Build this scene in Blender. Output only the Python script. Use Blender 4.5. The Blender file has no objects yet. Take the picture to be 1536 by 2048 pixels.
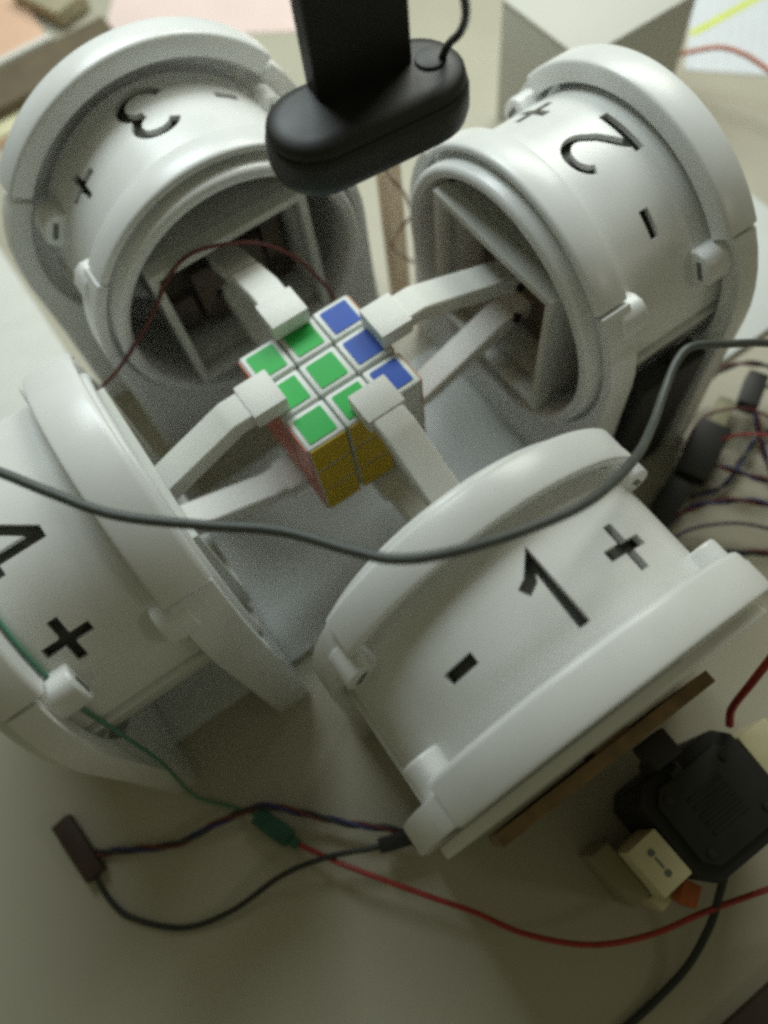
import bpy, bmesh, math, random
from mathutils import Vector, Matrix, noise
random.seed(4)
K = 0.001                                   # everything below is written in millimetres
SC = bpy.context.scene
COL = SC.collection

# ------------------------------------------------------------------ camera, light, exposure
cam_d = bpy.data.cameras.new('camera'); cam = bpy.data.objects.new('camera', cam_d); COL.objects.link(cam)
R_ = Vector((0.81792694, -0.56833983, -0.08936085)); U_ = Vector((0.55227854, 0.73211835, 0.39873694))
F_ = Vector((0.16119537, 0.37548976, -0.91270121)); P_ = Vector((-66.046, -179.308, 294.672)) * K
cam.matrix_world = Matrix(((R_.x, U_.x, -F_.x, P_.x), (R_.y, U_.y, -F_.y, P_.y), (R_.z, U_.z, -F_.z, P_.z), (0, 0, 0, 1)))
cam_d.sensor_fit = 'VERTICAL'; cam_d.sensor_height = 24.0; cam_d.lens = 1515.5 / 2048 * 24.0
cam_d.clip_start = 0.01; cam_d.clip_end = 20
cam_d.dof.use_dof = True; cam_d.dof.focus_distance = 0.285; cam_d.dof.aperture_fstop = 2.7
SC.camera = cam

w = bpy.data.worlds.new('World'); SC.world = w; w.use_nodes = True
bg = w.node_tree.nodes['Background']; bg.inputs[0].default_value = (0.95, 0.93, 0.58, 1); bg.inputs[1].default_value = 0.105

def area(name, loc, target, size, power, color):
    l = bpy.data.lights.new(name, 'AREA'); l.shape = 'RECTANGLE'; l.size, l.size_y = size; l.energy = power; l.color = color
    o = bpy.data.objects.new(name, l); COL.objects.link(o); o.location = loc
    o.rotation_euler = (Vector(target) - Vector(loc)).to_track_quat('-Z', 'Y').to_euler()
    return o
area('ceiling_lamp', (0.56, 0.40, 0.56), (0.04, 0.04, 0.0), (0.45, 0.30), 3.7, (0.96, 1.0, 0.92))
area('overhead_light', (0.12, 0.58, 0.66), (0.03, 0.10, 0.0), (0.40, 0.30), 4.6, (0.87, 0.98, 1.0))

area('room_lamp', (0.75, -1.0, 0.62), (0.1, 0.0, 0.0), (0.16, 0.16), 0.5, (1.0, 0.95, 0.82))

SC.view_settings.view_transform = 'Standard'; SC.view_settings.look = 'None'
SC.view_settings.exposure = 0.0; SC.view_settings.gamma = 1.0; SC.view_settings.use_curve_mapping = False
SC.render.engine = 'CYCLES'
SC.cycles.use_denoising = False
SC.cycles.filter_width = 3.3
SC.cycles.max_bounces = 8

# ------------------------------------------------------------------ materials
MATS = {}
def mat(name, col, rough=0.4, var=0.05, scale=60.0, bump=0.02, bscale=900.0, metal=0.0, spec=0.5, coat=0.0, dirt=None, dirt_amt=0.0):
    m = bpy.data.materials.new(name); m.use_nodes = True
    nt = m.node_tree; b = nt.nodes['Principled BSDF']
    b.inputs['Roughness'].default_value = rough; b.inputs['Metallic'].default_value = metal
    b.inputs['Specular IOR Level'].default_value = spec; b.inputs['Coat Weight'].default_value = coat
    tc = nt.nodes.new('ShaderNodeTexCoord')
    n1 = nt.nodes.new('ShaderNodeTexNoise'); n1.inputs['Scale'].default_value = scale; n1.inputs['Detail'].default_value = 6
    nt.links.new(tc.outputs['Object'], n1.inputs['Vector'])
    rp = nt.nodes.new('ShaderNodeValToRGB')
    lo = [max(0, c * (1 - var)) for c in col]; hi = [min(1, c * (1 + var)) for c in col]
    rp.color_ramp.elements[0].position = 0.3; rp.color_ramp.elements[1].position = 0.7
    rp.color_ramp.elements[0].color = (*lo, 1); rp.color_ramp.elements[1].color = (*hi, 1)
    nt.links.new(n1.outputs['Fac'], rp.inputs['Fac'])
    out = rp.outputs['Color']
    if dirt:
        n3 = nt.nodes.new('ShaderNodeTexNoise'); n3.inputs['Scale'].default_value = scale * 0.35; n3.inputs['Detail'].default_value = 9
        n3.inputs['Roughness'].default_value = 0.7
        nt.links.new(tc.outputs['Object'], n3.inputs['Vector'])
        r3 = nt.nodes.new('ShaderNodeValToRGB'); r3.color_ramp.elements[0].position = 0.52; r3.color_ramp.elements[1].position = 0.75
        r3.color_ramp.elements[0].color = (0, 0, 0, 1); r3.color_ramp.elements[1].color = (dirt_amt,) * 3 + (1,)
        nt.links.new(n3.outputs['Fac'], r3.inputs['Fac'])
        mx = nt.nodes.new('ShaderNodeMixRGB'); mx.inputs[2].default_value = (*dirt, 1)
        nt.links.new(r3.outputs['Color'], mx.inputs[0]); nt.links.new(out, mx.inputs[1]); out = mx.outputs[0]
    nt.links.new(out, b.inputs['Base Color'])
    if bump:
        n2 = nt.nodes.new('ShaderNodeTexNoise'); n2.inputs['Scale'].default_value = bscale; n2.inputs['Detail'].default_value = 3
        nt.links.new(tc.outputs['Object'], n2.inputs['Vector'])
        bp = nt.nodes.new('ShaderNodeBump'); bp.inputs['Strength'].default_value = bump * 5; bp.inputs['Distance'].default_value = 0.0003
        nt.links.new(n2.outputs['Fac'], bp.inputs['Height']); nt.links.new(bp.outputs['Normal'], b.inputs['Normal'])
    rr = nt.nodes.new('ShaderNodeMapRange'); rr.inputs['To Min'].default_value = max(0.05, rough - 0.07); rr.inputs['To Max'].default_value = min(1, rough + 0.09)
    nt.links.new(n1.outputs['Fac'], rr.inputs['Value']); nt.links.new(rr.outputs['Result'], b.inputs['Roughness'])
    MATS[name] = m
    return m
mat('white_plastic', (0.82, 0.83, 0.81), 0.29, 0.03, 40, 0.02, 700, dirt=(0.55, 0.52, 0.43), dirt_amt=0.25)
mat('printed_white', (0.80, 0.80, 0.745), 0.42, 0.03, 60, 0.04, 1500)
def layer_lines(name, scale=420.0, strength=0.25):
    m = MATS[name]; nt = m.node_tree; b = nt.nodes['Principled BSDF']; bp = b.inputs['Normal'].links[0].from_node
    tc = nt.nodes.new('ShaderNodeTexCoord'); wv = nt.nodes.new('ShaderNodeTexWave'); wv.bands_direction = 'Y'
    wv.inputs['Scale'].default_value = scale; wv.inputs['Distortion'].default_value = 0.6; wv.inputs['Detail'].default_value = 1.0
    nt.links.new(tc.outputs['Object'], wv.inputs['Vector'])
    b2 = nt.nodes.new('ShaderNodeBump'); b2.inputs['Strength'].default_value = strength; b2.inputs['Distance'].default_value = 0.0002
    nt.links.new(wv.outputs['Fac'], b2.inputs['Height']); nt.links.new(bp.outputs['Normal'], b2.inputs['Normal']); nt.links.new(b2.outputs['Normal'], b.inputs['Normal'])
layer_lines('printed_white')
mat('frame_grey', (0.68, 0.69, 0.63), 0.5, 0.05)
mat('desk', (0.48, 0.45, 0.35), 0.42, 0.04, 9, 0.03, 500, dirt=(0.40, 0.36, 0.28), dirt_amt=0.35)
mat('board_white', (0.74, 0.76, 0.74), 0.28, 0.03, 14, 0.01, 400, dirt=(0.50, 0.48, 0.40), dirt_amt=0.25)
mat('black_plastic', (0.016, 0.016, 0.013), 0.5, 0.15, 80, 0.03, 1500)
mat('black_rough', (0.012, 0.012, 0.011), 0.6, 0.2, 80, 0.05, 900)
mat('cable_black', (0.028, 0.032, 0.028), 0.45, 0.15, 200)
mat('cable_grey', (0.075, 0.085, 0.075), 0.45, 0.12, 200)
mat('cable_red', (0.38, 0.035, 0.03), 0.4, 0.15, 200)
mat('cable_darkred', (0.13, 0.025, 0.02), 0.45, 0.15, 200)
mat('cable_blue', (0.035, 0.035, 0.13), 0.45, 0.15, 200)
mat('cable_green', (0.10, 0.27, 0.17), 0.45, 0.15, 200)
mat('cable_orange', (0.55, 0.12, 0.025), 0.4, 0.12, 200)
mat('dark_interior', (0.10, 0.08, 0.056), 0.6, 0.3, 50)
mat('slot_shade', (0.06, 0.062, 0.05), 0.6, 0.2, 60)  # shade seen through the cut digits, put into a dark colour
mat('servo_dark', (0.022, 0.021, 0.019), 0.45, 0.2, 60)
mat('slot_dark', (0.16, 0.17, 0.15), 0.6, 0.1)
mat('cream_plastic', (0.72, 0.68, 0.44), 0.45, 0.07, 120)
mat('olive_plastic', (0.30, 0.28, 0.17), 0.5, 0.08, 120)
mat('copper_orange', (0.42, 0.10, 0.02), 0.35, 0.2, 150)
mat('wood_brown', (0.20, 0.125, 0.05), 0.55, 0.35, 90, 0.08, 300)
mat('wood_pale', (0.64, 0.50, 0.36), 0.55, 0.12, 70, 0.05, 300)
mat('cardboard', (0.135, 0.105, 0.062), 0.75, 0.15, 50, 0.05, 600)
mat('cardboard_light', (0.40, 0.36, 0.24), 0.75, 0.1, 50)
mat('peach_card', (0.80, 0.52, 0.36), 0.7, 0.12, 12)
mat('pink_paper', (0.86, 0.68, 0.63), 0.8, 0.06, 10)
mat('carton_white', (0.58, 0.57, 0.51), 0.55, 0.03, 20)
mat('sticker_green', (0.035, 0.46, 0.085), 0.45, 0.05, 100, 0.01, spec=0.22)
mat('sticker_blue', (0.035, 0.10, 0.46), 0.45, 0.05, 100, 0.01, spec=0.22)
mat('sticker_yellow', (0.62, 0.43, 0.03), 0.33, 0.06, 100, 0.01, spec=0.22)
mat('sticker_red', (0.66, 0.20, 0.15), 0.33, 0.05, 100, 0.01, spec=0.22)
mat('sticker_orange', (0.60, 0.20, 0.03), 0.33, 0.05, 100, 0.01, spec=0.22)
mat('sticker_white', (0.75, 0.75, 0.72), 0.33, 0.02, 100, 0.01, spec=0.22)
mat('cube_plastic', (0.66, 0.69, 0.65), 0.36, 0.03, 80)
mat('green_plug', (0.02, 0.10, 0.065), 0.3, 0.25, 120)
mat('brown_plug', (0.055, 0.032, 0.022), 0.5, 0.2, 120)
mat('steel', (0.45, 0.45, 0.43), 0.35, 0.1, 100, metal=0.9)
mat('yellow_ink', (0.72, 0.80, 0.05), 0.6, 0.06, 60)
mat('dark_brown', (0.05, 0.032, 0.02), 0.6, 0.2, 60)
# printed sheet: bluish paper with faint rows of grey print
def paper_mat():
    m = mat('printed_paper', (0.74, 0.77, 0.80), 0.8, 0.02, 20)
    nt = m.node_tree; b = nt.nodes['Principled BSDF']
    src = b.inputs['Base Color'].links[0].from_socket
    tc = nt.nodes.new('ShaderNodeTexCoord'); sp = nt.nodes.new('ShaderNodeSeparateXYZ'); nt.links.new(tc.outputs['Object'], sp.inputs[0])
    wv = nt.nodes.new('ShaderNodeTexWave'); wv.bands_direction = 'Y'; wv.inputs['Scale'].default_value = 38; wv.inputs['Distortion'].default_value = 0
    nt.links.new(tc.outputs['Object'], wv.inputs['Vector'])
    ns = nt.nodes.new('ShaderNodeTexNoise'); ns.inputs['Scale'].default_value = 420; nt.links.new(tc.outputs['Object'], ns.inputs['Vector'])
    r1 = nt.nodes.new('ShaderNodeMath'); r1.operation = 'GREATER_THAN'; r1.inputs[1].default_value = 0.62; nt.links.new(wv.outputs['Fac'], r1.inputs[0])
    r2 = nt.nodes.new('ShaderNodeMath'); r2.operation = 'GREATER_THAN'; r2.inputs[1].default_value = 0.53; nt.links.new(ns.outputs['Fac'], r2.inputs[0])
    mu = nt.nodes.new('ShaderNodeMath'); mu.operation = 'MULTIPLY'; nt.links.new(r1.outputs[0], mu.inputs[0]); nt.links.new(r2.outputs[0], mu.inputs[1])
    m3 = nt.nodes.new('ShaderNodeMath'); m3.operation = 'MULTIPLY'; m3.inputs[1].default_value = 0.16; nt.links.new(mu.outputs[0], m3.inputs[0])
    mx = nt.nodes.new('ShaderNodeMixRGB'); mx.inputs[2].default_value = (0.25, 0.28, 0.36, 1)
    nt.links.new(m3.outputs[0], mx.inputs[0]); nt.links.new(src, mx.inputs[1]); nt.links.new(mx.outputs[0], b.inputs['Base Color'])
paper_mat()

# ------------------------------------------------------------------ mesh helpers (millimetres)
def finish(bm, name, smooth=35):
    bmesh.ops.recalc_face_normals(bm, faces=bm.faces)
    bmesh.ops.scale(bm, vec=(K, K, K), verts=bm.verts)
    me = bpy.data.meshes.new(name); bm.to_mesh(me); bm.free()
    if smooth:
        for p in me.polygons: p.use_smooth = True
        me.set_sharp_from_angle(angle=math.radians(smooth))
    return me
def obj(name, me, m=None, parent=None, loc=(0, 0, 0), rot=(0, 0, 0)):
    o = bpy.data.objects.new(name, me); COL.objects.link(o)
    if m and not me.materials: me.materials.append(MATS[m])
    o.location = Vector(loc) * K; o.rotation_euler = rot
    if parent: o.parent = parent
    return o
def tag(o, label=None, cat=None, group=None, kind=None):
    if label: o['label'] = label
    if cat: o['category'] = cat
    if group: o['group'] = group
    if kind: o['kind'] = kind
    return o
def thing(name, label, cat, loc=(0, 0, 0), rotz=0, group=None):
    o = bpy.data.objects.new(name, None); COL.objects.link(o); o.location = Vector(loc) * K; o.rotation_euler = (0, 0, rotz)
    o.empty_display_size = 0.01
    return tag(o, label, cat, group)
def bevel(bm, off, seg=2, ang=30):
    if off <= 0: return
    es = [e for e in bm.edges if len(e.link_faces) == 2 and e.calc_face_angle(0) > math.radians(ang)]
    bmesh.ops.bevel(bm, geom=es, offset=off, segments=seg, affect='EDGES', profile=0.6, clamp_overlap=True)
def box(x0, x1, y0, y1, z0, z1, bev=0.0, seg=2, bm=None):
    b2 = bmesh.new()
    bmesh.ops.create_cube(b2, size=1.0)
    for v in b2.verts:
        v.co = Vector((x0 + (v.co.x + .5) * (x1 - x0), y0 + (v.co.y + .5) * (y1 - y0), z0 + (v.co.z + .5) * (z1 - z0)))
    bevel(b2, bev, seg)
    if bm is None: return b2
    me = bpy.data.meshes.new('t'); b2.to_mesh(me); b2.free(); bm.from_mesh(me); bpy.data.meshes.remove(me)
    return bm
def revolve(prof, t0, t1, n, full=False):
    """closed profile [(d, r)] turned about the X axis; angle 0 is up, positive towards -Y"""
    bm = bmesh.new(); rings = []
    cnt = n if full else n + 1
    for i in range(cnt):
        t = math.radians(t0 + (t1 - t0) * i / n)
        rings.append([bm.verts.new((d, -r * math.sin(t), r * math.cos(t))) for d, r in prof])
    m = len(prof)
    for i in range(n):
        a, b = rings[i], rings[(i + 1) % cnt]
        for j in range(m):
            bm.faces.new((a[j], a[(j + 1) % m], b[(j + 1) % m], b[j]))
    if not full:
        bm.faces.new(rings[0]); bm.faces.new(list(reversed(rings[-1])))
    return bm
def prism_x(poly, x0, x1, bev=0.0, seg=2):
    """polygon in (y, z) pushed from x0 to x1"""
    bm = bmesh.new()
    a = [bm.verts.new((x0, y, z)) for y, z in poly]; b = [bm.verts.new((x1, y, z)) for y, z in poly]
    bm.faces.new(a); bm.faces.new(list(reversed(b)))
    for i in range(len(poly)):
        j = (i + 1) % len(poly); bm.faces.new((a[i], b[i], b[j], a[j]))
    bmesh.ops.recalc_face_normals(bm, faces=bm.faces)
    bevel(bm, bev, seg)
    return bm
def prism_y(poly, y0, y1, bev=0.0, seg=2):
    bm = bmesh.new()
    a = [bm.verts.new((x, y0, z)) for x, z in poly]; b = [bm.verts.new((x, y1, z)) for x, z in poly]
    bm.faces.new(a); bm.faces.new(list(reversed(b)))
    for i in range(len(poly)):
        j = (i + 1) % len(poly); bm.faces.new((a[i], b[i], b[j], a[j]))
    bmesh.ops.recalc_face_normals(bm, faces=bm.faces)
    bevel(bm, bev, seg)
    return bm
def prism_z(poly, z0, z1, bev=0.0, seg=2):
    bm = bmesh.new()
    a = [bm.verts.new((x, y, z0)) for x, y in poly]; b = [bm.verts.new((x, y, z1)) for x, y in poly]
    bm.faces.new(a); bm.faces.new(list(reversed(b)))
    for i in range(len(poly)):
        j = (i + 1) % len(poly); bm.faces.new((a[i], b[i], b[j], a[j]))
    bmesh.ops.recalc_face_normals(bm, faces=bm.faces)
    bevel(bm, bev, seg)
    return bm
def cyl(p, q, r, n=20, bev=0.0):
    p, q = Vector(p), Vector(q)
    bm = bmesh.new()
    bmesh.ops.create_cone(bm, cap_ends=True, segments=n, radius1=r, radius2=r, depth=(q - p).length)
    bevel(bm, bev, 2, 60)
    rot = (q - p).to_track_quat('Z', 'Y').to_matrix().to_4x4()
    bmesh.ops.transform(bm, matrix=Matrix.Translation((p + q) / 2) @ rot, verts=bm.verts)
    return bm
def spline(pts, per=10):
    P = [Vector(p) for p in pts]; P = [P[0] * 2 - P[1]] + P + [P[-1] * 2 - P[-2]]
    out = []
    for i in range(1, len(P) - 2):
        for k in range(per):
            t = k / per; a, b, c, d = P[i - 1:i + 3]
            out.append(0.5 * ((2 * b) + (c - a) * t + (2 * a - 5 * b + 4 * c - d) * t * t + (3 * b - a - 3 * c + d) * t ** 3))
    out.append(P[-2]); return out
def tube(path, r, n=10):
    bm = bmesh.new(); rings = []
    nrm = None
    for i, p in enumerate(path):
        t = (path[min(i + 1, len(path) - 1)] - path[max(i - 1, 0)]).normalized()
        if nrm is None: nrm = t.orthogonal().normalized()
        nrm = (nrm - t * nrm.dot(t)).normalized(); bi = t.cross(nrm)
        rings.append([bm.verts.new(p + r * (nrm * math.cos(2 * math.pi * k / n) + bi * math.sin(2 * math.pi * k / n))) for k in range(n)])
    for a, b in zip(rings, rings[1:]):
        for k in range(n): bm.faces.new((a[k], a[(k + 1) % n], b[(k + 1) % n], b[k]))
    bm.faces.new(rings[0]); bm.faces.new(list(reversed(rings[-1])))
    return bm
def helix(path, r, turn, phase):
    out = []; nrm = None; s = 0
    for i, p in enumerate(path):
        t = (path[min(i + 1, len(path) - 1)] - path[max(i - 1, 0)]).normalized()
        if i: s += (p - path[i - 1]).length
        if nrm is None: nrm = t.orthogonal().normalized()
        nrm = (nrm - t * nrm.dot(t)).normalized(); bi = t.cross(nrm)
        a = 2 * math.pi * s / turn + phase
        out.append(p + r * (nrm * math.cos(a) + bi * math.sin(a)))
    return out

DESK = -105.0
# ------------------------------------------------------------------ the setting
bm = bmesh.new(); bmesh.ops.create_grid(bm, x_segments=8, y_segments=8, size=1600)
desk = obj('desk', finish(bm, 'desk', 0), 'desk', loc=(150, 200, DESK)); tag(desk, 'pale grey desk top under the whole machine', None, kind='structure')

b = obj('base_board', finish(box(-186, 330, -58, 58, DESK, DESK + 4, 0.8), 'base_board'), 'board_white')
tag(b, 'long white base board lying on the desk beneath the puzzle cube', 'board')

# ------------------------------------------------------------------ the puzzle cube
cube = thing('puzzle_cube', 'white puzzle cube with green and blue stickers on top, held in the middle', 'puzzle cube', (-0.7, -1.6, 0.5))
PITCH = 19.0
cub_me = finish(box(-9.25, 9.25, -9.25, 9.25, -9.25, 9.25, 1.5, 3), 'cubelet')
def rounded(wd, ht, r, n=4):
    pts = []
    for cx, cy, a0 in ((wd - r, ht - r, 0), (-wd + r, ht - r, 90), (-wd + r, -ht + r, 180), (wd - r, -ht + r, 270)):
        for k in range(n + 1):
            a = math.radians(a0 + 90 * k / n); pts.append((cx + r * math.cos(a), cy + r * math.sin(a)))
    return pts
ST = {}
def sticker_mesh(colname):
    if colname not in ST:
        hw = 8.6 if colname in ('yellow', 'red', 'orange') else 6.7
        ST[colname] = finish(prism_z(rounded(hw, hw, 0.8), 0, 0.45), 'sticker', 30); ST[colname].materials.append(MATS['sticker_' + colname])
    return ST[colname]
FACE_ROT = {'+z': (0, 0, 0), '-z': (math.pi, 0, 0), '+x': (0, math.pi / 2, 0), '-x': (0, -math.pi / 2, 0), '-y': (math.pi / 2, 0, 0), '+y': (-math.pi / 2, 0, 0)}
for iy in (-1, 0, 1):
    tilt = {-1: 0.006, 0: -0.016, 1: 0.008}[iy]
    for ix in (-1, 0, 1):
        for iz in (-1, 0, 1):
            if ix == iy == iz == 0: continue
            p = Vector((ix * PITCH, iy * (PITCH + 0.5), iz * PITCH)); p.rotate(Matrix.Rotation(tilt, 3, 'Y'))
            c = obj('cubelet', cub_me, 'cube_plastic', cube, p, (0, tilt, 0))
            faces = []
            if iz == 1: faces.append(('+z', 'blue' if ix == 1 else 'green'))
            if iz == -1: faces.append(('-z', 'blue' if ix < 1 else 'green'))
            if iy == -1: faces.append(('-y', 'white' if ix == 1 else 'yellow'))
            if iy == 1: faces.append(('+y', 'white'))
            if ix == -1: faces.append(('-x', 'red'))
            if ix == 1: faces.append(('+x', 'orange'))
            for f, cn in faces:
                off = {'+z': (0, 0, 9.2), '-z': (0, 0, -9.2), '+x': (9.2, 0, 0), '-x': (-9.2, 0, 0), '-y': (0, -9.2, 0), '+y': (0, 9.2, 0)}[f]
                obj('sticker', sticker_mesh(cn), None, c, off, FACE_ROT[f])

# ------------------------------------------------------------------ the four gripper drums
RB = 67.0            # drum cover
D1, D2, D3, D4 = 94.0, 109.5, 156.5, 173.0
HOOP = 85.0
JOINT = 53.0         # where the hoops end and the stands begin (degrees from the top)
hoop_front = [(D1, 70.6), (D1, 72.2), (D1 + .7, 73.1), (D1 + 2.2, 73.6), (D2 - 1.4, 73.6), (D2 - .4, 73.2), (D2, 72.4), (D2, 69.6), (D2 - .5, 69.0),
              (D2 - 5.2, RB + .4), (D2 - 5.2, 69.8), (D1 + 4, 70.0), (D1 + 1, 70.1)]
hoop_back = [(D3, 71), (D3, 78.2), (D3 + .7, 79.3), (D3 + 2.2, 79.8), (D4 - 1.8, 79.8), (D4 - .4, 79.3), (D4, 78), (D4, RB - 1.5), (D4 - 3, RB - 1.5),
             (D4 - 3, 70.2), (D4 - 5, 70.2), (D3 + .8, 70.2)]
lip = [(D2 - 4, 60.5), (D1 - 3.5, 60.5), (D1 - 5.0, 61.1), (D1 - 6.0, 62.4), (D1 - 6.2, 64.2), (D1 - 5.4, 66), (D1 - 4, 66.8), (D1 + 2.0, 67.0), (D1 + 4.2, 67.4),
       (D1 + 4.8, 68), (D1 + 5.0, 69.4), (D2 - 5.6, 69.4), (D2 - 5.6, RB + .2), (D2 - 4, RB - 3.2)]
ME = {}
ME['front_hoop'] = finish(revolve(hoop_front, -JOINT, JOINT, 72), 'front_hoop', 40)
ME['back_hoop'] = finish(revolve(hoop_back, -JOINT, JOINT, 72), 'back_hoop', 40)
ME['front_lip'] = finish(revolve(lip, 0, 360, 128, True), 'front_lip', 45)
def stand_poly(outer, inner):
    j = math.radians(JOINT + 1.2); pts = []
    y0, z0 = outer * math.sin(j), outer * math.cos(j)
    pts.append((y0, z0))
    for k in range(1, 6):
        a = j + (math.pi / 2 - j) * k / 5; pts.append((outer * math.sin(a), outer * math.cos(a)))
    pts += [(outer, -40), (outer + 2, DESK), (60, DESK), (60, DESK + 5), (-60, DESK + 5), (-60, DESK), (-outer - 2, DESK), (-outer, -40)]
    for k in range(5, 0, -1):
        a = j + (math.pi / 2 - j) * k / 5; pts.append((-outer * math.sin(a), outer * math.cos(a)))
    pts.append((-y0, z0))
    n = 48
    for k in range(n + 1):
        a = -j - (2 * math.pi - 2 * j) * k / n
        pts.append((inner * math.sin(a), inner * math.cos(a)))
    return pts
ME['front_stand'] = finish(prism_x(stand_poly(75.0, 69.6), D1 + 0.6, D2 - 0.6, 0.8), 'front_stand')
ME['back_stand'] = finish(prism_x(stand_poly(79.4, 70.4), D3 + 4, D4 - 1, 1.0), 'back_stand')
tray = [(D2 - 5, RB - 1.5), (D4 - 5, RB - 1.5), (D4 - 5, RB - 4), (D2 - 5, RB - 4)]
liner = [(D2 - 3, RB - 4.4), (D4 - 6, RB - 4.4), (D4 - 6, RB - 5.4), (D2 - 3, RB - 5.4)]  # added dark sheet under the cover, paints shade behind the cut digits
ME['shade_liner'] = finish(revolve(liner, -80, 80, 60), 'shade_liner', 40)
ME['lower_tray'] = finish(revolve(tray, 83.5, 276.5, 60), 'lower_tray', 40)
# lug: rounded boss between hoop and cover, with a slot in its outer face
def lug_mesh():
    bm = prism_x([(-9, -6), (-8.5, 2), (-6.8, 5.6), (-3.3, 7.6), (3.3, 7.6), (6.8, 5.6), (8.5, 2), (8.5, -6)], -6.5, 6.5, 1.6, 3)
    return finish(bm, 'lug')
ME['lug'] = lug_mesh()
ME['slot'] = finish(box(-6.75, -6.3, -4.2, 4.2, 1.0, 3.6, 0.15, 1), 'slot')
# square frame inside the bore
def frame_mesh():   # square carrier seen inside the bore
    bm = bmesh.new()
    o, i = 41.0, 36.0
    for x0, x1, oo, ii in ((D1 - 8, D1 + 1, 41.0, 37.0), (D1 + 1, 136, 40.0, 38)):
        for q in range(4):
            b2 = prism_x([(-oo, oo), (oo, oo), (ii, ii), (-ii, ii)], x0, x1, 0.25, 1)
            bmesh.ops.rotate(b2, cent=(0, 0, 0), matrix=Matrix.Rotation(q * math.pi / 2, 3, 'X'), verts=b2.verts)
            me = bpy.data.meshes.new('t'); b2.to_mesh(me); b2.free(); bm.from_mesh(me); bpy.data.meshes.remove(me)
    return finish(bm, 'box_frame')
ME['box_frame'] = frame_mesh()
def servo_block():
    bm = box(118, 150, -37, 37, -37, 37, 1.0)
    box(108, 118, -20, 20, -30, 8, 1.2, 2, bm); box(112, 118, 22, 35, -30, -8, 1, 2, bm); box(111, 118, -34, -23, -12, 20, 1, 2, bm)
    return finish(bm, 'servo_block')
ME['servo_block'] = servo_block()
up = [(27, 29.7), (44.5, 29.7), (94, 9.5), (124, 6), (124, 14.5), (97, 18.5), (50, 36.4), (47, 37.4), (27, 37.4)]
ME['finger_up'] = finish(prism_y(up, -7.4, 7.4, 1.8, 3), 'finger')
ME['finger_low'] = finish(prism_y([(x, -z) for x, z in up], -7.4, 7.4, 1.8, 3), 'finger')
ME['pad_up'] = finish(box(23.5, 39, -9, 9, 29.6, 38.2, 0.9), 'pad')
ME['pad_low'] = finish(box(23.5, 39, -9, 9, -38.2, -29.6, 0.9), 'pad')
ME['pivot_up'] = finish(cyl((99, -9, 11.5), (99, 9, 11.5), 2.6, 16, 0.3), 'pivot')
ME['pivot_low'] = finish(cyl((99, -9, -11.5), (99, 9, -11.5), 2.6, 16, 0.3), 'pivot')
ME['back_plate'] = finish(prism_x([(72.5 * math.sin(2 * math.pi * k / 72), 72.5 * math.cos(2 * math.pi * k / 72)) for k in range(72)], D4 + 0.6, D4 + 5, 0.6), 'back_plate')
ME['backing_board'] = finish(box(D4 + 8, D4 + 13, -54, 44, -70, 6, 0.5), 'backing_board')
ME['spacer'] = finish(box(D4 + 5, D4 + 8, -8, 8, -20, 4, 0.4), 'spacer')
ME['flange'] = finish(box(D2 - 1, D3 + 8, -69, -62.5, 4.6, 6.4, 0.4), 'flange')
ME['flange_r'] = finish(box(D2 - 1, D3 + 8, 62.5, 69, 4.6, 6.4, 0.4), 'flange')

def join_into(bm, b2):
    me = bpy.data.meshes.new('t'); b2.to_mesh(me); b2.free(); bm.from_mesh(me); bpy.data.meshes.remove(me)
def stroke(pts, w=4.3):
    """outline of an open polyline drawn with a flat pen of width w"""
    P = [Vector((x, y)) for x, y in pts]; L, Rr = [], []
    for i, p in enumerate(P):
        d0 = (P[i] - P[i - 1]).normalized() if i else None
        d1 = (P[i + 1] - P[i]).normalized() if i < len(P) - 1 else None
        d0 = d0 or d1; d1 = d1 or d0
        n0, n1 = Vector((-d0.y, d0.x)), Vector((-d1.y, d1.x)); n = (n0 + n1)
        n = n.normalized() / max(0.45, n.normalized().dot(n0))
        L.append(p + n * w / 2); Rr.append(p - n * w / 2)
    return [(v.x, v.y) for v in L + Rr[::-1]]
def arc(cx, cy, rx, ry, a0, a1, n=14):
    return [(cx + rx * math.cos(math.radians(a0 + (a1 - a0) * k / n)), cy + ry * math.sin(math.radians(a0 + (a1 - a0) * k / n))) for k in range(n + 1)]
DIGITS = {
    '1': [stroke([(-7.4, 4.6), (-3.4, 6.6), (0.6, 11.6), (0.6, -13)], 4.2)],
    '2': [stroke(arc(0, 5.4, 7.4, 6.2, 168, -30, 16) + [(3.0, -2.2), (-3.6, -7.2), (-7.2, -11.6)], 3.6), stroke([(-9.4, -10.9), (10, -10.9)], 3.7)],
    '3': [stroke(arc(-0.4, 5.6, 6.6, 5.4, 165, -75, 16), 3.6), stroke(arc(-0.4, -5.0, 7.6, 6.2, 75, -165, 18), 3.6)],
    '4': [stroke([(9.4, -5.6), (-9.2, -5.6), (3.2, 11.8)], 3.8), stroke([(3.9, 12.6), (3.9, -12.6)], 3.9)],
}
def cutter(shape, d, ang):
    """a flat outline (x right, y up) pushed through the cover at (d, ang); its top points at the cube"""
    bm = shape
    bmesh.ops.recalc_face_normals(bm, faces=bm.faces)
    r = bmesh.ops.extrude_face_region(bm, geom=bm.faces[:])
    vs = [g for g in r['geom'] if isinstance(g, bmesh.types.BMVert)]
    for v in bm.verts: v.co.z = RB - 9
    for v in vs: v.co.z = RB + 6
    for v in bm.verts: v.co = Vector((d - v.co.y, v.co.x, v.co.z))
    bmesh.ops.rotate(bm, cent=(0, 0, 0), matrix=Matrix.Rotation(math.radians(ang), 3, 'X'), verts=bm.verts)
    bmesh.ops.recalc_face_normals(bm, faces=bm.faces)
    return bm
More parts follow.
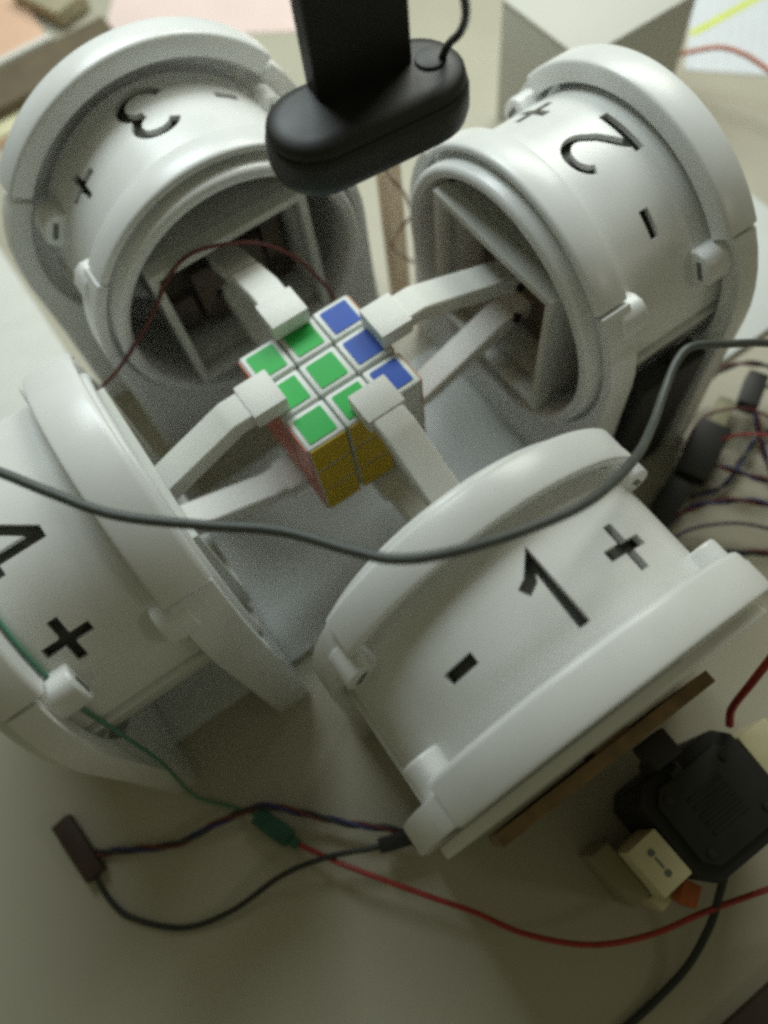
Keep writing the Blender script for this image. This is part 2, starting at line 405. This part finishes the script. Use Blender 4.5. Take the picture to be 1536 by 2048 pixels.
def poly_face(pts):
    bm = bmesh.new(); bm.faces.new([bm.verts.new((x, y, 0)) for x, y in pts]); return bm
def plus_pts(a=9.3, b=2.1): return [(b, b), (b, a), (-b, a), (-b, b), (-a, b), (-a, -b), (-b, -b), (-b, -a), (b, -a), (b, -b), (a, -b), (a, b)]
def minus_pts(a=6.2, b=2.2): return [(a, -b), (a, b), (-a, b), (-a, -b)]
DSCALE = {'1': 1.05, '2': 1.18, '3': 1.36, '4': 1.1}
def cover_mesh(ch, s, marks):
    x0, x1 = D2 - 3.4, D4 - 5.5
    prof = []
    nseg = 6
    prof += [(x0 + (x1 - x0) * k / nseg, RB) for k in range(nseg + 1)]
    prof += [(x0 + (x1 - x0) * k / nseg, RB - 2.8) for k in range(nseg, -1, -1)]
    bm = revolve(prof, -82.5, 82.5, 110)
    bmesh.ops.recalc_face_normals(bm, faces=bm.faces)
    base = bpy.data.meshes.new('cover'); bm.to_mesh(base); bm.free()
    shapes = [(poly_face([(x * DSCALE[ch], y * DSCALE[ch]) for x, y in p]), marks[0]) for p in DIGITS[ch]] + [(poly_face(plus_pts()), marks[1]), (poly_face(minus_pts()), marks[2])]
    oa = bpy.data.objects.new('a', base); COL.objects.link(oa); tmp = []
    for shp, (d, ang) in shapes:
        cb = cutter(shp, d - s, ang); cme = bpy.data.meshes.new('cut'); cb.to_mesh(cme); cb.free()
        ob = bpy.data.objects.new('b', cme); COL.objects.link(ob); tmp.append(ob)
        md = oa.modifiers.new('b', 'BOOLEAN'); md.operation = 'DIFFERENCE'; md.object = ob; md.solver = 'EXACT'
    dg = bpy.context.evaluated_depsgraph_get()
    out = bpy.data.meshes.new_from_object(oa.evaluated_get(dg))
    bpy.data.objects.remove(oa)
    for ob in tmp: bpy.data.objects.remove(ob)
    bm = bmesh.new(); bm.from_mesh(out); bpy.data.meshes.remove(out)
    bmesh.ops.remove_doubles(bm, verts=bm.verts, dist=0.01)
    return finish(bm, 'drum_cover', 30)

UNITS = [  # digit, rotation, outward shift, marks (distance, angle) of digit, plus, minus; label
    ('1', -90, 3.5, ((139.2, -1.0), (139.8, -28), (140, 32)), 'white gripper drum with the digit 1 cut in its cover, nearest the camera'),
    ('2', 0, 0.0, ((135.6, 4.4), (136.5, -31.5), (134.5, 37.4)), 'white gripper drum with the digit 2 cut in its glossy cover'),
    ('3', 90, -7.5, ((138.0, 0.2), (135, -38), (139, 35.0)), 'white gripper drum with the digit 3 cut in its cover, beside the webcam'),
    ('4', 180, -4.0, ((137.5, -13), (138.5, -48), (138.5, 22)), 'white gripper drum with the digit 4, cut off by the left picture edge'),
]
for ch, rz, s, marks, label in UNITS:
    D = Vector((math.cos(math.radians(rz)), math.sin(math.radians(rz)), 0))
    root = thing('gripper_drum', label, 'gripper drum', D * s + Vector((0, 0, DESK)), math.radians(rz), 'gripper drums around the puzzle cube')
    UP = (0, 0, -DESK)
    obj('drum_cover', cover_mesh(ch, s, marks), 'white_plastic', root, UP)
    for nm, m in (('lower_tray', 'white_plastic'), ('shade_liner', 'slot_shade'), ('front_hoop', 'white_plastic'), ('front_lip', 'white_plastic'), ('front_stand', 'white_plastic'),
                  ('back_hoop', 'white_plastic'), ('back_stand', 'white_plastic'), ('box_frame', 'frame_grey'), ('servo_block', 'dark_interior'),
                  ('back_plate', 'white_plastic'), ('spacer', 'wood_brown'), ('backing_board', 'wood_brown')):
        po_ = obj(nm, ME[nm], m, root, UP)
        if ch in '14' and nm == 'front_hoop': po_.scale = (1, 1.045, 1.045)
        if ch == '4' and nm in ('front_hoop', 'front_stand'):                  # drum 4 has a broader front clamp
            po_.scale.x = 1.32; po_.location.x += D2 * (1 - 1.32) * K
        if ch == '3' and nm in ('back_hoop', 'back_stand', 'back_plate'):      # drum 3 has a wider rear hoop
            po_.scale = (1, 1.11, 1.0 if nm == 'back_stand' else 1.10); po_.location.x += 0.002
    obj('flange', ME['flange'], 'white_plastic', root, UP); obj('flange', ME['flange_r'], 'white_plastic', root, UP)
    for d, flip in ((D2 - 0.5, 1), (D3 - 2.0, 0)):
        for sg in (-1, 1):
            a = math.radians(sg * 61.0)
            lg = obj('lug', ME['lug'], 'white_plastic', root, (d, -68.5 * math.sin(a), 68.5 * math.cos(a) - DESK), (a, 0, 0))
            if flip: lg.rotation_euler = (-a, 0, math.pi)
            sl = obj('slot', ME['slot'], 'slot_dark', lg)
    for nm in ('up', 'low'):
        f = obj('finger', ME['finger_' + nm], 'printed_white', root, (-s, {'1': 5.0, '3': 1.5}.get(ch, 0), -DESK))
        obj('pad', ME['pad_' + nm], 'printed_white', f); obj('pivot', ME['pivot_' + nm], 'black_plastic', f)

# ------------------------------------------------------------------ webcam on its arm
def stadium(hl, hw, n=14):
    pts = []
    for k in range(n + 1):
        a = -math.pi / 2 + math.pi * k / n; pts.append((hl - hw + hw * math.cos(a), hw * math.sin(a)))
    for k in range(n + 1):
        a = math.pi / 2 + math.pi * k / n; pts.append((-hl + hw + hw * math.cos(a), hw * math.sin(a)))
    return pts
wc = thing('webcam', 'black webcam with rounded oblong body hanging from a flat black arm above the cube', 'webcam', (46, 20, 102), math.radians(-6))
def loft(secs):
    bm = bmesh.new(); rings = []
    for hl, hw, z in secs: rings.append([bm.verts.new((x, y, z)) for x, y in stadium(hl, hw)])
    n = len(rings[0])
    for a, b in zip(rings, rings[1:]):
        for k in range(n): bm.faces.new((a[k], a[(k + 1) % n], b[(k + 1) % n], b[k]))
    bm.faces.new(rings[0]); bm.faces.new(rings[-1]); return bm
obj('body', finish(loft([(31, 12.5, 0), (34.5, 15.5, .8), (36.5, 17.5, 3), (37.4, 18.2, 6.5), (37.2, 18.2, 13), (36.6, 17.6, 15.2), (35.4, 16.6, 16)]), 'body', 40), 'black_plastic', wc)
obj('top_cover', finish(loft([(35.6, 16.8, 15.9), (36.2, 17.2, 16.6), (35.8, 16.8, 18.4), (34.2, 15.2, 20), (30, 11.5, 20.8)]), 'top_cover', 40), 'black_plastic', wc)
obj('lens', finish(cyl((0, 0, -3), (0, 0, 0.4), 8, 32, 0.6), 'lens'), 'black_plastic', wc)
arm = obj('arm', finish(box(-15.5, 19.5, 3, 14, 20, 330, 1.6, 3), 'arm'), 'black_rough', wc, rot=(0, 0, math.radians(-2)))
obj('screw', finish(cyl((-3, 3.2, 66), (-3, 1.6, 66), 3.4, 20, 0.4), 'screw'), 'steel', arm)
obj('knob', finish(cyl((25, 0, 20), (25, 0, 21.8), 5.5, 24, 0.8), 'knob'), 'black_plastic', wc)
o = obj('webcam_cable', finish(tube(spline([(50, -20, 186), (57.6, -13, 170), (64.3, -8.5, 160), (67.9, -5.4, 150), (70.9, 1.3, 140), (73.8, 11, 130), (73.5, 15.5, 122)]), 1.3), 'webcam_cable'), 'cable_black')
tag(o, 'thin black cable looping into the right end of the webcam', 'cable')

# ------------------------------------------------------------------ cables
def cable(name, label, pts, r, m, per=10):
    o = obj(name, finish(tube(spline(pts, per), r), name, 60), m); tag(o, label, 'cable'); return o
cable('long_cable', 'long dark cable hanging across drums 4 and 1 in the foreground',
      [(-126.8, -2.7, 92.0), (-119.8, -11.3, 92.0), (-109.5, -27.9, 92.0), (-96.5, -46.1, 90.0), (-76.8, -64.0, 88.0), (-58.1, -80.5, 88.0), (-44.7, -99.0, 90.0), (-36.2, -110.2, 93.0), (-22.8, -118.2, 94.0), (-1.2, -124.8, 92.0), (22.8, -126.7, 84.0), (52.5, -119, 64), (76, -108, 46), (95, -97, 38), (108, -90, 38), (118, -88.5, 37), (137, -92, 26), (169, -100, 6.5), (215, -118, -30), (260, -140, -90)], 1.75, 'cable_grey')
cable('red_wire', 'thin red wire curving across the empty desk at the bottom',
      [(-128.8, -136.8, -98.0), (-122.5, -145.9, -95.0), (-113.5, -159.0, -92.0), (-91.4, -188.0, -90.0), (-77.0, -206.2, -88.0), (-64.1, -224.9, -86.0), (-43.9, -243.6, -85.0), (-20.6, -254.8, -84.0), (6.3, -261.6, -82.0), (45.6, -273.3, -80.0), (90, -288, -100)], 1.25, 'cable_red')
bw = thing('black_wire', 'thin black wire with a plug, looping on the desk at lower left', 'cable', (-193, -134, DESK))
def part_tube(parent, name, pts, r, m):
    off = parent.location / K
    return obj(name, finish(tube([p - off for p in spline(pts)], r), name, 60), m, parent)
part_tube(bw, 'wire', [(-219.3, -90.2, -100.0), (-218.9, -103.6, -102.5), (-213.4, -117.1, -103.4), (-194.7, -134.8, -103.4), (-170.7, -142.0, -101), (-143.1, -143.1, -97.0), (-121.0, -148.9, -92.0), (-101.1, -157.8, -90.0), (-95.4, -159.9, -90.0)], 1.35, 'cable_black')
def part_box(parent, name, p, q, wd, ht, m, bev=0.8):
    """a box of given width and height lying along p to q"""
    off = parent.location / K; p = Vector(p) - off; q = Vector(q) - off
    L = (q - p).length; bm = box(0, L, -wd / 2, wd / 2, -ht / 2, ht / 2, bev)
    mt = (q - p).to_track_quat('X', 'Z').to_matrix().to_4x4(); mt.translation = p
    bmesh.ops.transform(bm, matrix=mt, verts=bm.verts)
    return obj(name, finish(bm, name), m, parent)
part_box(bw, 'socket', (-223, -58, -100.5), (-218.6, -91, -100.5), 10, 7, 'brown_plug')
part_box(bw, 'plug', (-97, -159.4, -90), (-81, -165.3, -90), 7, 6, 'black_plastic')
def twisted(name, label, pts, r, cols, turn=15):
    t = thing(name, label, 'cable', pts[len(pts) // 2]); off = t.location / K
    path = spline(pts, 16)
    for k, c in enumerate(cols):
        h = helix(path, r * 1.02, turn, k * 2 * math.pi / len(cols))
        obj('wire', finish(tube([p - off for p in h], r, 8), 'wire', 60), c, t)
    return t
twisted('twisted_wires', 'dark twisted wires running to the foot of drum 1 at lower left',
        [(-224, -76, -102), (-205.2, -87.0, -101.0), (-179.5, -101.0, -100), (-158.2, -104.9, -98.0), (-135.4, -111.2, -96.0), (-120.6, -124.9, -95.0), (-103.3, -143.2, -94.0), (-85.7, -159.2, -92.0), (-82, -170.0, -94)], 0.95, ['cable_darkred', 'cable_blue', 'cable_black'], 38)

gp = thing('green_connector', 'small dark green connector at the end of the red wire', 'connector', (-135, -125, DESK))
part_box(gp, 'shell', (-139.5, -112.8, -99.5), (-131.5, -132, -98.5), 9, 7.5, 'green_plug', 1.6)
part_box(gp, 'tip', (-131.6, -131.6, -98.5), (-129.4, -136.6, -98.2), 5, 4.5, 'green_plug', 1.0)
cable('drop_cable', 'black cable leaving the black motor towards the bottom edge',
      [(18, -246, -56), (16.8, -251.5, -64.0), (12.4, -258.3, -76.0), (3.8, -267.6, -90.0), (-13.0, -275.3, -98.0), (-32.3, -278.3, -102.0), (-55.4, -279.1, -103.0), (-80, -279, -103)], 1.7, 'cable_black')
cable('hanging_red_wire', 'thin dark red wire arching in front of the bore of drum 3',
      [(-99, 86, -40), (-93.8, 84.0, -13.1), (-72.8, 80.0, 1.8), (-49.1, 78.0, 20.7), (-33.6, 77.0, 37.3), (-21.1, 76.0, 44.5), (-6.2, 74.0, 42.6), (10.3, 70.0, 35.5), (22.6, 64.0, 23.0), (29.7, 58.0, 7.7), (33, 52.0, -8), (36, 46, -60), (40, 40, -99)], 0.9, 'cable_darkred')
cable('orange_wire', 'orange wire arching over the desk behind drum 2',
      [(340, 158, -100), (353.3, 149.8, -90.0), (360.4, 144.0, -85.0), (369.9, 132.0, -78.0), (380.7, 117.1, -72.0), (387.4, 100.9, -72.0), (391.5, 82.9, -75.0), (395.4, 56.1, -80.0), (400, 20, -100)], 1.5, 'cable_orange')
t1 = twisted('twisted_wires', 'twisted red and blue wires arching beside the plus slot of drum 1',
        [(115, -112, -99.0), (117.9, -117.3, -99.0), (127.3, -117.0, -95.0), (139.1, -120.6, -88.0), (155.2, -131.4, -84.0), (165.2, -142.5, -84.0), (176.8, -155.1, -90.0), (200, -175, -102)], 0.95, ['cable_darkred', 'cable_blue'], 30)
part_box(t1, 'plug', (116, -113, -99), (144, -104, -95), 14, 11, 'black_plastic')
t2 = twisted('twisted_wires', 'twisted dark wires passing over the end of the back hoop of drum 1',
        [(98, -128, -102), (116.5, -137.8, -99.0), (129.2, -144.6, -95.0), (142.4, -154.8, -92.0), (161.8, -170.3, -92.0), (190, -190, -100)], 1.0, ['cable_blue', 'cable_darkred', 'cable_black'], 34)
t3 = twisted('twisted_wires', 'twisted red and blue wires leading right from the large black plug',
        [(160.5, -104.1, -93.0), (166.5, -110.1, -92.0), (172.6, -120.5, -92.0), (181.3, -130.9, -94.0), (196.8, -140.5, -99.0), (230, -160, -102)], 0.95, ['cable_darkred', 'cable_blue'], 30)
part_box(t3, 'plug', (150, -104, -96), (180, -90, -90), 18, 14, 'black_plastic', 1.4)
t4 = twisted('twisted_wires', 'twisted red and blue wires hanging from the upper black plug at right',
        [(203, -92, -84), (200.0, -99.7, -86.0), (194.6, -111.7, -92.0), (190.5, -125.3, -99.0), (186.8, -145.0, -102.0)], 0.95, ['cable_darkred', 'cable_blue'], 30)
part_box(t4, 'plug', (199, -93, -86), (219, -82, -86), 11, 10, 'black_plastic', 1.2)
part_box(t4, 'plug_body', (184, -90, -98), (202, -80, -98), 9, 8, 'olive_plastic', 1.0)

cable('loose_wire', 'thin dark red wire looping above the large black plug at right',
      [(150, -98, -100), (162, -88, -92), (178, -84, -84), (196, -96, -80), (208, -118, -86), (222, -140, -98)], 0.8, 'cable_darkred')
cable('loose_wire', 'thin black wire curling along the right picture edge',
      [(212, -80, -92), (222, -98, -84), (214, -120, -82), (196, -134, -88), (190, -150, -98), (206, -172, -102)], 0.9, 'cable_black')
cable('loose_wire', 'thin blue wire sagging between the arching twisted wires at right',
      [(118, -124, -100), (132, -128, -95), (150, -140, -92), (166, -158, -95), (178, -176, -102)], 0.8, 'cable_blue')

gw = [(-151.5, 68.6 * math.sin(math.radians(a)), 68.6 * math.cos(math.radians(a))) for a in (12, 0, -12, -24, -36, -48, -60, -72, -82)]
cable('green_wire', 'thin green wire wrapped along the rear edge of the cover of drum 4',
      gw + [(-151.5, -73, -10), (-153, -80, -45), (-160, -84, -88), (-159, -90, -102), (-150, -100, -103), (-142.5, -109, -101), (-139.6, -112.6, -99.6)], 0.9, 'cable_green')

twisted('twisted_wires', 'twisted dark wires looping behind the upper black plug at the right edge',
        [(178, -70, -101), (196, -66, -90), (214, -72, -80), (228, -92, -80), (236, -116, -92), (250, -140, -102)], 0.9, ['cable_black', 'cable_darkred'], 26)
twisted('twisted_wires', 'twisted blue and black wires crossing low under the other wires at right',
        [(146, -112, -102), (164, -118, -100), (184, -112, -98), (206, -108, -100), (240, -118, -102)], 0.9, ['cable_blue', 'cable_black'], 26)
cable('loose_wire', 'thin red wire arching from the large black plug to the right edge',
      [(168, -96, -92), (180, -104, -80), (192, -118, -76), (206, -136, -84), (226, -154, -100)], 0.8, 'cable_red')

# ------------------------------------------------------------------ black motor with cream terminal blocks
mo = thing('motor', 'black motor box with cream terminal blocks on the desk behind drum 1', 'motor', (28, -227, DESK))
def oct_poly(hx, hy, c): return [(hx - c, -hy), (hx, -hy + c), (hx, hy - c), (hx - c, hy), (-hx + c, hy), (-hx, hy - c), (-hx, -hy + c), (-hx + c, -hy)]
obj('housing', finish(prism_z(oct_poly(25, 22.5, 6), 0, 60, 1.2), 'housing'), 'black_rough', mo)
obj('cap', finish(prism_z(oct_poly(20, 17.5, 5), 60.2, 63, 0.8), 'cap'), 'black_plastic', mo)
def rot_box(parent, name, cx, cy, hx, hy, z0, z1, deg, m, bev=0.8):
    bm = box(-hx, hx, -hy, hy, z0, z1, bev)
    o = obj(name, finish(bm, name), m, parent, (cx, cy, 0), (0, 0, math.radians(deg))); return o
tb = rot_box(mo, 'terminal_block', -33, -3.5, 7.6, 10.3, 30, 60, 3, 'cream_plastic')
for k in (-4.6, 4.6):
    obj('screw_hole', finish(cyl((0, k, 59.9), (0, k, 60.2), 1.5, 12), 'screw_hole'), 'slot_dark', tb)
obj('groove', finish(box(-0.5, 0.5, -2.4, 2.4, 59.9, 60.15), 'groove', 0), 'slot_dark', tb)
rot_box(mo, 'terminal_base', -45.6, -1.0, 4.6, 12.5, 0, 40, 3, 'olive_plastic')
rot_box(mo, 'terminal_foot', -36, -17.5, 5, 3.5, 0, 36, 8, 'cream_plastic')
tr = rot_box(mo, 'terminal_block', 33, 3, 7.6, 10.3, 30, 60, -2, 'cream_plastic')
rot_box(mo, 'copper_tab', -29, -20.5, 4.5, 3.6, 30, 50, 30, 'copper_orange')
for sx, sy in ((-15, 12), (15, 12), (-15, -12), (15, -12)):
    obj('cap_screw', finish(cyl((sx, sy, 62.8), (sx, sy, 63.8), 1.9, 14, 0.3), 'cap_screw'), 'black_plastic', mo)
for k in range(-2, 3):
    obj('rib', finish(box(-9, 9, k * 3.6 - 0.8, k * 3.6 + 0.8, 62.9, 63.7, 0.25, 1), 'rib'), 'black_rough', mo)
obj('fixing_lug', finish(cyl((-10, 25, 50), (-10, 25, 58), 4, 20, 0.8), 'fixing_lug'), 'black_plastic', mo)
cable('motor_lead', 'short red lead between the brown board and the black motor',
      [(72, -187, 20), (70, -193, 10), (62, -198, -10), (58, -203, -38), (55, -208, -46)], 1.7, 'cable_red')
sb = thing('small_clamp', 'small black clamp on the brown board behind drum 1', 'clamp', (22, -196, -40))
obj('body', finish(box(-7, 7, -8, 4, -6, 6, 1.2), 'body'), 'black_plastic', sb)
obj('screw', finish(cyl((0, -9, 0), (0, -13, 3), 3, 14, 0.4), 'screw'), 'black_plastic', sb)

# ------------------------------------------------------------------ things around the machine
po = obj('wooden_post', finish(box(-5, 5.5, -5, 5, 0, 128, 0.6), 'wooden_post'), 'wood_pale', loc=(102, 106, DESK)); tag(po, 'pale wooden post standing between drums 2 and 3', 'post')
cable('post_wire', 'thin dark red wire wound down the pale wooden post',
      [(96, 100.5, 18), (99, 101.6, 0), (106, 101.4, -14), (111.2, 104, -26), (110.6, 99.8, -36), (102, 101.5, -44), (97, 101.6, -52), (104, 101.6, -66), (112, 100, -78), (118, 96, -102)], 0.8, 'cable_darkred')
gs = thing('gap_shade', 'black upright slab standing in for the shade in the gap under drum 2', 'shade slab', (134, -72.5, DESK))  # added black slab: paints the shade between the stands of drum 2
obj('case', finish(box(-20, 19.5, -6.5, 5.5, 0, 97, 2.0, 3), 'case'), 'black_rough', gs)
obj('shade_stub', finish(cyl((4, -1, 96), (4, -1, 102), 3.4, 16, 0.8), 'shade_stub'), 'black_plastic', gs)
cb = thing('white_carton', 'plain white carton standing behind drum 2', 'box', (298, 158, DESK))
obj('walls', finish(box(-46, 46, -38, 38, 0, 83, 0.8), 'walls'), 'carton_white', cb)
obj('lid', finish(box(-46.6, 46.6, -38.6, 38.6, 83.2, 85.4, 0.6), 'lid'), 'carton_white', cb)
sh = thing('printed_sheet', 'bluish printed sheet with a yellow highlighter stroke at the top right corner', 'paper', (385, 143, DESK + 0.2), math.atan2(0.67, 0.74))
obj('page', finish(box(0, 260, -200, 0, 0, 0.35, 0), 'page', 0), 'printed_paper', sh)
hl = finish(prism_z([(0, 0), (95, -2.0), (95.3, 3.2), (48, 4.6), (0.3, 5.4)], 0, 0.12), 'highlighter_stroke', 0)
obj('highlighter_stroke', hl, 'yellow_ink', sh, (37, -3.5, 0.42), (0, 0, math.radians(-43.5)))
ca = thing('cardboard_panel', 'flat dark brown cardboard piece with a white edge, lying behind drum 3', 'cardboard', (-40, 463, DESK))
obj('panel', finish(box(-220, 110, -23, 22, 3.2, 15, 0.6), 'panel'), 'cardboard', ca)
obj('white_edge', finish(box(-220, 66, 22.2, 28, 3.2, 18, 0.6), 'white_edge'), 'printed_white', ca)
obj('yellow_strip', finish(box(-220, 60, -40, -23.3, 3.2, 6, 0.4), 'yellow_strip'), 'cream_plastic', ca)
o = obj('pink_sheet', finish(prism_z([(62, 480), (250, 330), (420, 560), (230, 720)], DESK + 0.2, DESK + 0.6), 'pink_sheet', 0), 'pink_paper'); tag(o, 'pale pink paper sheet at the top behind drum 3', 'paper')
o = obj('peach_folder', finish(prism_z([(-300, 420), (20, 420), (40, 760), (-300, 760)], DESK + 0.2, DESK + 3), 'peach_folder', 0), 'peach_card'); tag(o, 'peach coloured folder in the top left corner', 'folder')
o = obj('small_carton', finish(box(-16, 16, -32, 32, 3.2, 16, 0.8), 'small_carton'), 'cardboard_light', loc=(47, 548, DESK), rot=(0, 0, math.radians(18))); tag(o, 'small olive coloured carton at the top left edge', 'box')
o = obj('white_sheet', finish(prism_z([(-330, 60), (-98, 110), (-100, 330), (-330, 300)], DESK + 0.2, DESK + 0.6), 'white_sheet', 0), 'printed_white'); tag(o, 'blank white sheet on the desk at the left edge beside drum 3', 'paper')
o = obj('brown_notebook', finish(prism_z([(-60, -301), (60, -300), (60, -360), (-60, -360)], DESK, DESK + 6, 1.0), 'brown_notebook'), 'dark_brown'); tag(o, 'dark brown corner of a notebook at the bottom right corner', 'notebook')
